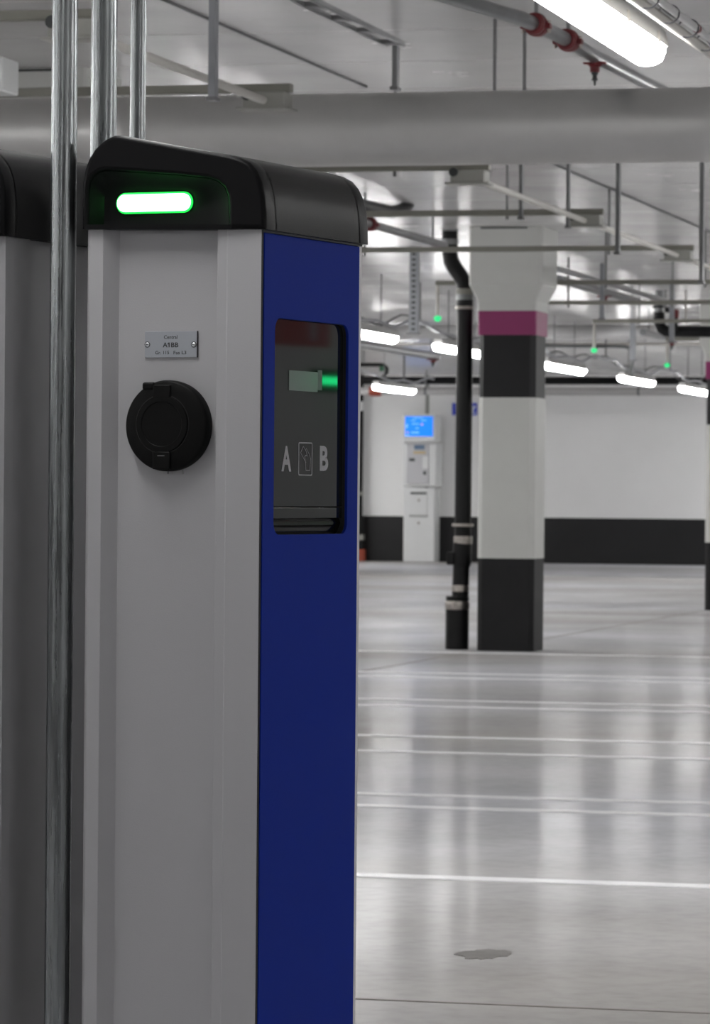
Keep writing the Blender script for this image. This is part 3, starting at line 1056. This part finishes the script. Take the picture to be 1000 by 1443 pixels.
for x_, y_ in ((-4.6, YW - 7.2), (-4.6, YW - 3.6), (-6.0, YW - 2.0), (-3.5, YW - 1.8), (-13.6, YW - 2.2), (-13.6, YW - 5.0), (-15.8, YW - 3.2), (-18.5, YW - 4)):  # unseen lamps added beside the view to brighten the far wall
        lamp_at(x_, y_, OUT, 'lamps outside the picture')

# cable runs above the lamps
def wave(x, y0, y1, step, ylamps, name, lab, r=.014):
    pts_ = []
    yy = y0
    while yy < y1:
        dmin = min(abs(yy - q2) for q2 in ylamps)
        z = ZL + .075 + .065 * min(1, max(0, (dmin - LL * .42) / .7)) + .012 * math.sin(yy * 5.1)
        pts_.append((x, yy, z))
        yy += step
    return pts_


ya = [y_of(q2, XA) for q2 in (514, 650, 795, 897, 979)]
t = thing('lamp_conduit', (XA, ya[2], ZL + .1), 'wavy cable conduit above the far row of lamps', 'conduit')
ob('conduit_tube', MB().tube(wave(XA + .03, ya[0] - 4, ya[4] + 2, .2, ya, '', ''), .013, 10), MT['strut'], t)
ob('cable', MB().tube([(a - .07, b, c + .03 + .02 * math.sin(b * 2.2)) for a, b, c in wave(XA, ya[0] - 4, ya[4] + 2, .2, ya, '', '')], .009, 8), MT['cable'], t)
for q2 in ((ya[0] + ya[1]) / 2, (ya[2] + ya[1]) / 2, (ya[2] + ya[3]) / 2, (ya[3] + ya[4]) / 2):
    ob('hanger_rod', MB().cyl((XA + .03, q2, ZL + .15), (XA + .03, q2, CEIL), .008, 8), MT['rod'], t)
yc = y_of(556, XC)
t = thing('lamp_conduit', (XC, yc, ZL + .1), 'pale cable conduit above the lowest far lamp', 'conduit')
ob('conduit_tube', MB().tube(wave(XC + .03, yc - 6, yc + 2, .2, [yc], '', ''), .013, 10), MT['strut'], t)
for q2 in (yc - 3, yc + .3):
    ob('hanger_rod', MB().cyl((XC + .03, q2, ZL + .1), (XC + .03, q2, CEIL), .008, 8), MT['rod'], t)

# conduit with bundled cables above the large lamp
d = 10.6
ZBC = 2.12
c0_, c1_ = on_z(910, 12, ZBC), on_z(985, 62, ZBC)
xb_ = (c0_.x + c1_.x) / 2
t = thing('bundled_conduit', (xb_, c0_.y, ZBC), 'conduit with tied cables right of the large lamp', 'conduit')
y0, y1 = c0_.y - 2.5, DY - dr - .12
ob('conduit_tube', MB().cyl((xb_, y0, ZBC), (xb_, y1, ZBC), .013, 12), MT['conduit'], t)
ob('conduit_tube', MB().cyl((xb_ + .032, y0, ZBC + .015), (xb_ + .032, y1, ZBC + .015), .010, 12), MT['lightduct'], t)
ob('cable', MB().tube([(xb_ + .018 + .006 * math.sin(q2 * 9), q2, ZBC + .022 + .006 * math.cos(q2 * 7)) for q2 in [y0 + (y1 - y0) * k / 40 for k in range(41)]], .007, 8), MT['cable'], t)
k = y0
while k < y1:
    ob('cable_tie', MB().tube([(xb_ + .016 + .027 * math.cos(q2), k + .008 * math.sin(q2), ZBC + .010 + .024 * math.sin(q2)) for q2 in [math.pi * 2 * j / 18 for j in range(19)]], .0022, 6, caps=False), MT['cable'], t)
    k += .3
pr = on_z(955, 49, ZBC)
ob('red_tape', MB().cyl((xb_ + .032, pr.y - .012, ZBC + .015), (xb_ + .032, pr.y + .012, ZBC + .015), .0115, 12), MT['red'], t)
for q2 in (y0 + .4, y1 - .4):
    ob('hanger_rod', MB().cyl((xb_, q2, ZBC), (xb_, q2, CEIL), .005, 8), MT['rod'], t)

# ------------------------------------------------------------------ charging station
CA = math.radians(24.0)                      # its blue front recedes at this angle from the view axis
corner = at(365.2, 692, 4.95)
# local x runs along the blue front (away), local y towards its back, z up
bdir = Vector((math.sin(CA - YAW), math.cos(CA - YAW), 0))
rz = math.atan2(bdir.y, bdir.x)
base = Vector((corner.x, corner.y, 0))
CM = Matrix.Translation(base) @ Matrix.Rotation(rz, 4, 'Z')
CI = CM.inverted()


def to_plane(px, py, axis, val):
    """point of the station's frame where the view ray meets local plane axis = val"""
    o_ = CI @ CAM
    d_ = CI.to_3x3() @ ray(px, py)
    k_ = (val - o_[axis]) / d_[axis]
    return o_ + d_ * k_


def fr(px, py, v=0.0):
    p = to_plane(px, py, 1, v)
    return p.x, p.z


def sd(px, py, u=0.0):
    p = to_plane(px, py, 0, u)
    return p.y, p.z


S = fr(506.5, 700)[0]
F_ = sd(118, 700)[0]
ZC = sd(250, 321, -.006)[1]                  # underside of the cap
ST = thing('charging_station', base, 'blue fronted charging station with a green light bar and round black socket', 'charger', 'charging stations', rz)

# side extrusions (profile in y, x; both ends)
REC = .018
vr0, vr1 = sd(303, 700)[0], sd(166, 700, REC)[0]
vr2 = sd(142, 700)[0]
v318 = sd(318, 700)[0]
prof = [(0.0, .0), (v318, .0), (v318 + .002, .0012), (vr0, .0012), (vr0 + .006, REC), (vr1, REC), (vr2, .0), (F_ - .006, .0), (F_, .006),
        (F_, .030), (.014, .030), (.014, .0013), (.0, .0013)]
ZB = 0.06
m = MB()
m.prism(prof, ZB, ZC + .001, lambda a, b, t_: (b, a, t_))
ob('side_panel', m, MT['alu'], ST, local=True, bevel=.0005, smooth=30)
m = MB()
m.prism(prof, ZB, ZC + .001, lambda a, b, t_: (S - b, a, t_))
ob('side_panel', m, MT['alu'], ST, local=True, bevel=.0005, smooth=30)
# back panel, inner core, plinth
ob('back_panel', MB().prism([(.02, F_ - .02), (.02, F_ - .001), (.074, F_ - .001), (.088, F_ - .009), (S - .088, F_ - .009), (S - .074, F_ - .001), (S - .02, F_ - .001), (S - .02, F_ - .02)],
                           ZB, ZC + .001, lambda a, b, t_: (a, b, t_)), MT['alu'], ST, local=True)
ob('inner_frame', MB().box((.029, .012, ZB), (S - .029, F_ - .03, ZC + .005)), MT['gap'], ST, local=True)
ob('plinth', MB().box((.015, .015, 0), (S - .015, F_ - .015, ZB)), MT['gap'], ST, local=True)
# near edge gasket and far edge strip of the front
g0, g1 = fr(365.6, 700)[0], fr(369.2, 700)[0]
# blue front with its window
b0, b1 = fr(369.4, 700)[0], fr(503.2, 700)[0]
zt = fr(370, 327.5)[1]
ob('gasket', MB().box((.0005, .001, ZB), (b0 + .004, .012, zt + .001)), MT['gap'], ST, local=True)
ob('edge_strip', MB().box((S - .0095, -.0005, ZB), (S, .012, ZC + .002)), MT['alu2'], ST, local=True, bevel=.001)
w0, w1 = fr(386, 600)[0], fr(489.5, 600)[0]
wz1 = (fr(391, 448.5)[1] + fr(470, 456)[1]) / 2
wz0 = fr(392, 753.5)[1]
win = rrect(w0, w1, wz0, wz1, .016, 8)
outer = [(b0, ZB), (b1, ZB), (b1, zt), (b0, zt)]
v_, f_ = plate(outer, [win], 0, .004, .0006, 1)
m = MB()
m.add([(a, .0035 - t_, b) for a, b, t_ in v_], f_)
fp = ob('front_panel', m, MT['blue'], ST, local=True, smooth=30)
# black liner behind the opening
v_, f_ = plate(rrect(w0 - .012, w1 + .012, wz0 - .012, wz1 + .012, .02, 6), [rrect(w0 - .0002, w1 - .0002, wz0 - .0002, wz1 + .0002, .016, 8)], 0, .008)
m = MB()
m.add([(a, .0115 - t_, b) for a, b, t_ in v_], f_)
ob('window_liner', m, MT['gap'], ST, local=True)
VP = .0075                                   # face of the smoked plate
zs1, zs2 = fr(400, 714.5, VP)[1], fr(400, 730.5, VP)[1]
dp = ob('display_plate', MB().box((w0 - .01, VP, zs1 + .001), (w1 + .01, VP + .004, wz1 + .01)), MT['screen'], ST, local=True)
ob('lower_plate', MB().box((w0 - .01, VP, zs2), (w1 + .01, VP + .004, zs1 - .0006)), MT['screen'], ST, local=True, bevel=.0005)
m = MB()
m.loft([[Vector((w0 - .01, VP + .002 + a, b)), Vector((w1 + .01, VP + .002 + a, b)), Vector((w1 + .01, VP + .006, b - .001)), Vector((w0 - .01, VP + .006, b - .001))]
        for a, b in ((.002, zs2), (.0, zs2 - .006), (.0015, zs2 - .014), (.0035, wz0 - .01))])
ob('card_shelf', m, mat('gloss_black', (.003, .003, .003), .10, spec=.25, bump=.03, bscale=25), ST, local=True)


def on_plate(poly, name, mt, parent, off=.0003, th=.0004, bevel=0):
    m_ = MB()
    m_.prism(poly, VP - off - th, VP + .0002, lambda a, b, t_: (a, t_, b))
    return ob(name, m_, MT[mt], parent, local=True, smooth=0)


def quad(x0, x1, y0, y1, v=VP):
    a, b = fr(x0, (y0 + y1) / 2, v)[0], fr(x1, (y0 + y1) / 2, v)[0]
    c, d_ = fr(x0, y1, v)[1], fr(x0, y0, v)[1]
    return [(a, c), (b, c), (b, d_), (a, d_)]


on_plate(quad(406.5, 446.8, 521.5, 550), 'lcd_window', 'lcd', dp)
on_plate(quad(447, 453, 521.5, 550), 'lcd_edge', 'lcd2', dp)
# letters A and B, card symbol
for ch_, x0, x1, y0, y1 in (('A', 396, 410, 628.2, 664.3), ('B', 450, 462, 628.2, 663.5)):
    q_ = quad(x0, x1, y0, y1)
    wd, hh = q_[1][0] - q_[0][0], q_[2][1] - q_[0][1]
    v_, f_ = text(ch_, hh, 0, bold=.035)
    xs_ = [p[0] for p in v_]
    kx = wd / (max(xs_) - min(xs_))
    m = MB()
    m.add([((q_[0][0] + q_[1][0]) / 2 + p[0] * kx, VP - .0004, (q_[0][1] + q_[2][1]) / 2 + p[1]) for p in v_], f_)
    ob('letter_' + ch_.lower(), m, MT['print'], dp, local=True, smooth=0, recalc=False)
q_ = quad(420, 439.4, 623, 670)
fo = rrect(q_[0][0], q_[1][0], q_[0][1], q_[2][1], .003, 4)
fi = rrect(q_[0][0] + .0016, q_[1][0] - .0016, q_[0][1] + .0014, q_[2][1] - .0014, .002, 4)
v_, f_ = plate(fo, [fi], 0, .0006)
m = MB()
m.add([(a, VP - t_, b) for a, b, t_ in v_], f_)
sy = ob('card_symbol', m, MT['print'], dp, local=True, smooth=0)


def pl_(px, py):
    a, b = fr(px, py, VP)
    return Vector((a, VP - .0003, b))


hand = [[(430.5, 652), (423, 638), (426.8, 629.2), (431, 636.5), (432, 643), (430.5, 641.5), (428.6, 644.2), (429.8, 652), (430.4, 662.8), (436, 662.8), (436.8, 646), (435, 640), (431, 631.5), (430.4, 634.5)]]
for ln_ in hand:
    ob('hand_outline', MB().tube([pl_(a, b) for a, b in ln_], .00045, 6), MT['print'], sy, local=True)

# nameplate
u_n = REC - .0025
n0, nz1 = sd(204, 467, u_n)
n1, nz0 = sd(277, 503.5, u_n)
npz0, npz1 = min(nz0, nz1), max(nz0, nz1)
np_ = ob('nameplate', MB().box((u_n, n1, npz0), (REC + .0005, n0, npz1)), MT['label'], ST, local=True, bevel=.0004)
ob('plate_edge', MB().box((u_n + .0002, n1 - .0008, npz0), (REC + .0005, n1, npz1)), MT['ink'], np_, local=True, smooth=0)


def side_text(s_, px, py, hpx, name, parent, u, wpx=None, bold=0.0):
    c_ = sd(px, py, u)
    h_ = abs(sd(px, py - hpx / 2, u)[1] - sd(px, py + hpx / 2, u)[1])
    v_, f_ = text(s_, h_, 0, bold=bold)
    k_ = 1.0
    if wpx:
        w_ = abs(sd(px - wpx / 2, py, u)[0] - sd(px + wpx / 2, py, u)[0])
        xs_ = [p[0] for p in v_]
        k_ = w_ / (max(xs_) - min(xs_))
    m_ = MB()
    m_.add([(u - .0002, c_[0] - p[0] * k_, c_[1] + p[1]) for p in v_], f_)
    return ob(name, m_, MT['ink'], parent, local=True, smooth=0, recalc=False)


side_text('Central', 240.5, 475, 5.2, 'lettering', np_, u_n, 19, .012)
side_text('A1BB', 240.3, 486, 6.8, 'lettering', np_, u_n, 22, .018)
f_a, f_b = sd(236.1, 484.9, u_n - .0003), sd(237.7, 483.0, u_n - .0003)
ob('lettering', MB().tube([(u_n - .0002, f_a[0], f_a[1]), (u_n - .0002, f_b[0], f_b[1])], .0005, 6), MT['ink'], np_, local=True)
side_text('Gr. 115', 228.5, 496.9, 4.8, 'lettering', np_, u_n, 19.5, .014)
side_text('Fas L3', 253.5, 496.9, 4.8, 'lettering', np_, u_n, 18, .014)
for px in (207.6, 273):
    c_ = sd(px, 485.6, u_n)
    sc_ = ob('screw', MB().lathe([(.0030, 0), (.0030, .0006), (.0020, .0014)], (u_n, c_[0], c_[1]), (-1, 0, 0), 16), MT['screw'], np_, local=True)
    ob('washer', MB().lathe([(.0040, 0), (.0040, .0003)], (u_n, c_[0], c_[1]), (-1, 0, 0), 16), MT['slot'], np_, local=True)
    ob('screw_slot', MB().box((u_n - .0016, c_[0] - .0016, c_[1] - .0004), (u_n - .0012, c_[0] + .0016, c_[1] + .0004)), MT['ink'], sc_, local=True, smooth=0)

# socket with round black cover
c_ = sd(236, 600, REC - .012)
rr = abs(sd(178.5, 600, REC - .012)[0] - sd(293.5, 600, REC - .012)[0]) / 2
o_ = Vector((REC, c_[0], c_[1]))
so = ob('socket_cover', MB().lathe([(rr * .99, 0), (rr, .004), (rr, .014), (rr * .985, .0165), (rr * .95, .018), (rr * .66, .019)], o_, (-1, 0, 0), 72), MT['lid'], ST, local=True)
ro = Vector((REC - .0165, c_[0] + .004, c_[1] + .002))
ob('lid', MB().lathe([(rr * .635, 0), (rr * .635, .0035), (rr * .62, .005), (rr * .50, .0052), (rr * .485, .0042), (rr * .02, .0040)], ro, (-1, 0, 0), 64), MT['lid'], so, local=True)
ob('lid_groove', MB().lathe([(rr * .655, 0), (rr * .655, .0027), (rr * .60, .0027)], ro, (-1, 0, 0), 64), MT['gap'], so, local=True)
ob('hinge', MB().box((ro.x - .0052, ro.y - .012, ro.z + rr * .55), (ro.x, ro.y + .013, ro.z + rr * .86)), MT['lid'], so, local=True, bevel=.0015)
la = ob('latch', MB().box((ro.x - .0058, ro.y - .0125, ro.z - rr * .99), (ro.x + .004, ro.y + .0125, ro.z - rr * .60)), MT['lid'], so, local=True, bevel=.0015)
ob('latch_mark', MB().box((ro.x - .006, ro.y - .005, ro.z - rr * .70), (ro.x - .0055, ro.y + .005, ro.z - rr * .685)), MT['rod'], la, local=True, smooth=0)
ob('rim_tab', MB().box((ro.x - .003, ro.y + .012, ro.z + rr * .74), (ro.x + .012, ro.y + .030, ro.z + rr * .92)), MT['lid'], so, local=True, bevel=.003)
ob('mounting_tab', MB().box((REC - .004, c_[0] - .018, c_[1] - rr - .003), (REC, c_[0] - .008, c_[1] - rr + .006)), MT['alu'], so, local=True)
ob('mounting_tab', MB().box((REC - .004, c_[0] + .004, c_[1] - rr - .003), (REC, c_[0] + .014, c_[1] - rr + .006)), MT['alu'], so, local=True)

# black cap: profile in (y, z), near and far end plates with a pocket
U0c, U1c = -.007, S + .006
prof_px = [(373.5, 323), (373.3, 300), (371.5, 276), (367, 256), (360, 240), (350.5, 228.5), (338, 222), (322, 217.5), (250, 205), (178, 192), (168, 190.3), (160, 190.5), (151, 194),
           (142, 200), (132, 210), (123.5, 224), (118, 240), (115, 258), (114, 285), (114, 323)]
cp = [sd(a, b, U0c) for a, b in prof_px]
pock_px = [(321, 316.5), (320.5, 290), (319.5, 276), (315, 264), (305, 255.5), (292, 251.5), (250, 247), (150, 240.5), (140, 242.5), (131, 249), (126.5, 258), (125, 270), (124.5, 316.5)]
po = [sd(a, b, U0c) for a, b in pock_px]
inn_px = [(297, 316.5), (296.5, 300), (296, 290), (294, 282), (289, 276), (280, 272), (250, 267), (165, 262), (158, 263), (153, 266), (149, 271), (147, 280), (146.5, 316.5)]
UP = .014
pi = [sd(a, b, UP) for a, b in inn_px]
v_, f_ = plate(cp, [po], 0, .040, .006, 3)
m = MB()
m.add([(U0c + t_, a, b) for a, b, t_ in v_], f_)
m.add([(U1c - t_, a, b) for a, b, t_ in v_], f_)
m.prism(cp, U0c + .030, U1c - .030, lambda a, b, t_: (t_, a, b))
ob('cap', m, MT['cap'], ST, local=True, smooth=32)
for sgn in (0, 1):
    m = MB()
    fu = (lambda u: u) if sgn == 0 else (lambda u: S - u)
    n = len(po)
    a_ = [(fu(U0c + .003), p[0], p[1]) for p in po]
    b_ = [(fu(UP), p[0], p[1]) for p in pi]
    m.add(a_ + b_, [(k, (k + 1) % n, (k + 1) % n + n, k + n) for k in range(n)] + [tuple(range(n, 2 * n))])
    ob('light_pocket', m, MT['cap'], ST, local=True, smooth=50)
    q0_, q1_ = sd(165.2, 299, UP - .004), sd(268, 272, UP - .004)
    rp = rrect(q1_[0], q0_[0], q0_[1], q1_[1], abs(q1_[1] - q0_[1]) / 2 * .98, 10)
    m = MB()
    m.prism(rp, UP - .005, UP + .001, lambda a, b, t_: (fu(t_), a, b))
    lb = ob('light_bar', m, MT['led'], ST, local=True, smooth=0)
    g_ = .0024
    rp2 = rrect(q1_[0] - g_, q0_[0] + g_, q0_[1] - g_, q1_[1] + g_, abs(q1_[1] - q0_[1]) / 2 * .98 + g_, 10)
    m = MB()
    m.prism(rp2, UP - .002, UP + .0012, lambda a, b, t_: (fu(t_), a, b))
    ob('light_halo', m, MT['ledhalo'], lb, local=True, smooth=0)  # halo of the bar's glow, built as an emissive ring
# dark lip between cap and blue front
ob('cap_lip', MB().box((.001, -.003, zt + .0005), (S - .004, .02, ZC + .001)), MT['slot'], ST, local=True, bevel=.001)

# second station, back to back with the first
vb = sd(2, 700)[0]
st2 = copy_tree(ST)
st2.matrix_basis = CM @ Matrix.Translation((S, vb + F_, -.006)) @ Matrix.Rotation(math.pi, 4, 'Z')
off_mat = mat('led_off', (0.012, 0.014, 0.012), 0.4)
for c_ in kids(st2):
    if c_.name.startswith('light_bar'):
        for g2 in [c_] + kids(c_):
            g2.data = g2.data.copy()
            g2.data.materials[0] = off_mat
tag(st2, 'second charging station at the left picture edge, its plain back turned to the first', 'charger', 'charging stations')

# galvanised posts in the gap between the stations
for px, wpx, u, lab in ((91, 36.5, .008, 'nearest galvanised steel post, in front of the left charging station'),
                        (146.5, 37, .15, 'middle galvanised steel post rising behind the black cap'),
                        (194.5, 22.5, .285, 'thinnest galvanised steel post rising behind the black cap')):
    p = to_plane(px, 100, 0, u)
    dist = ((CM @ Vector((u, p.y, p.z))) - CAM).dot(Fw)
    r_ = wpx / 2 * dist / FPX
    wp = CM @ Vector((u, p.y, 0))
    t = thing('galvanised_post', (wp.x, wp.y, 0), lab, 'post', 'galvanised posts')
    ob('tube', MB().cyl((wp.x, wp.y, .008), (wp.x, wp.y, CEIL), r_, 40), MT['galv'], t)
    ob('base_plate', MB().cyl((wp.x, wp.y, 0), (wp.x, wp.y, .008), r_ * 1.2, 32), MT['galv'], t)

# ------------------------------------------------------------------ red sign on the right wall (mirrored in the station's window)
def mirror_hit(px, py):
    o2 = CI @ CAM
    d2 = CI.to_3x3() @ ray(px, py)
    k2 = (VP - o2.y) / d2.y
    hit = o2 + d2 * k2
    d2.y = -d2.y
    wh, wd = CM @ hit, CM.to_3x3() @ d2
    k3 = (XR_ - .01 - wh.x) / wd.x
    return wh + wd * k3


s0, s1 = mirror_hit(380, 440), mirror_hit(462, 490)
t = thing('red_sign', (XR_ - .01, (s0.y + s1.y) / 2, min(s0.z, s1.z)), 'red sign with a white figure on the right hand wall, outside the picture', 'sign')
ya_, yb_ = sorted((s0.y, s1.y))
za_ = s1.z
zb_ = min(CEIL - .05, s0.z + .15)
ob('panel', MB().box((XR_ - .02, ya_, za_), (XR_, yb_, zb_)), MT['redsign'], t)
f0, f1 = mirror_hit(436, 455), mirror_hit(442, 484)
ym = (f0.y + f1.y) / 2
hw = abs(f0.y - f1.y) / 2
ob('figure', MB().prism([(ym - hw, za_ + .03), (ym + hw, za_ + .03), (ym + hw * 1.3, zb_ - .03), (ym - hw * 1.3, zb_ - .03)], XR_ - .022, XR_ - .019, lambda a, b, t_: (t_, a, b)), MT['signwhite'], t, smooth=0)

# green light bar on the same wall, mirrored in the window too
g0_, g1_ = mirror_hit(446, 541), mirror_hit(486, 533)
t = thing('status_light', (XR_ - .01, (g0_.y + g1_.y) / 2, min(g0_.z, g1_.z)), 'green light bar on the right hand wall, outside the picture', 'light')
ob('bar', MB().box((XR_ - .03, min(g0_.y, g1_.y), min(g0_.z, g1_.z)), (XR_ - .01, max(g0_.y, g1_.y), max(g0_.z, g1_.z))), mat('green_bar', (0.02, 0.4, 0.1), .4, emit=(0.01, 1.0, 0.28), estr=6.0), t, bevel=.008)
ob('backing', MB().box((XR_ - .012, min(g0_.y, g1_.y) - .05, min(g0_.z, g1_.z) - .04), (XR_, max(g0_.y, g1_.y) + .05, max(g0_.z, g1_.z) + .04)), MT['cap'], t)
#print('SIGN', s0, s1, 'GREEN', g0_, g1_, 'CW', CW, 'S', S, 'F', F_, 'ZC', ZC, 'YW', YW, 'XA', XA, XB, XC)
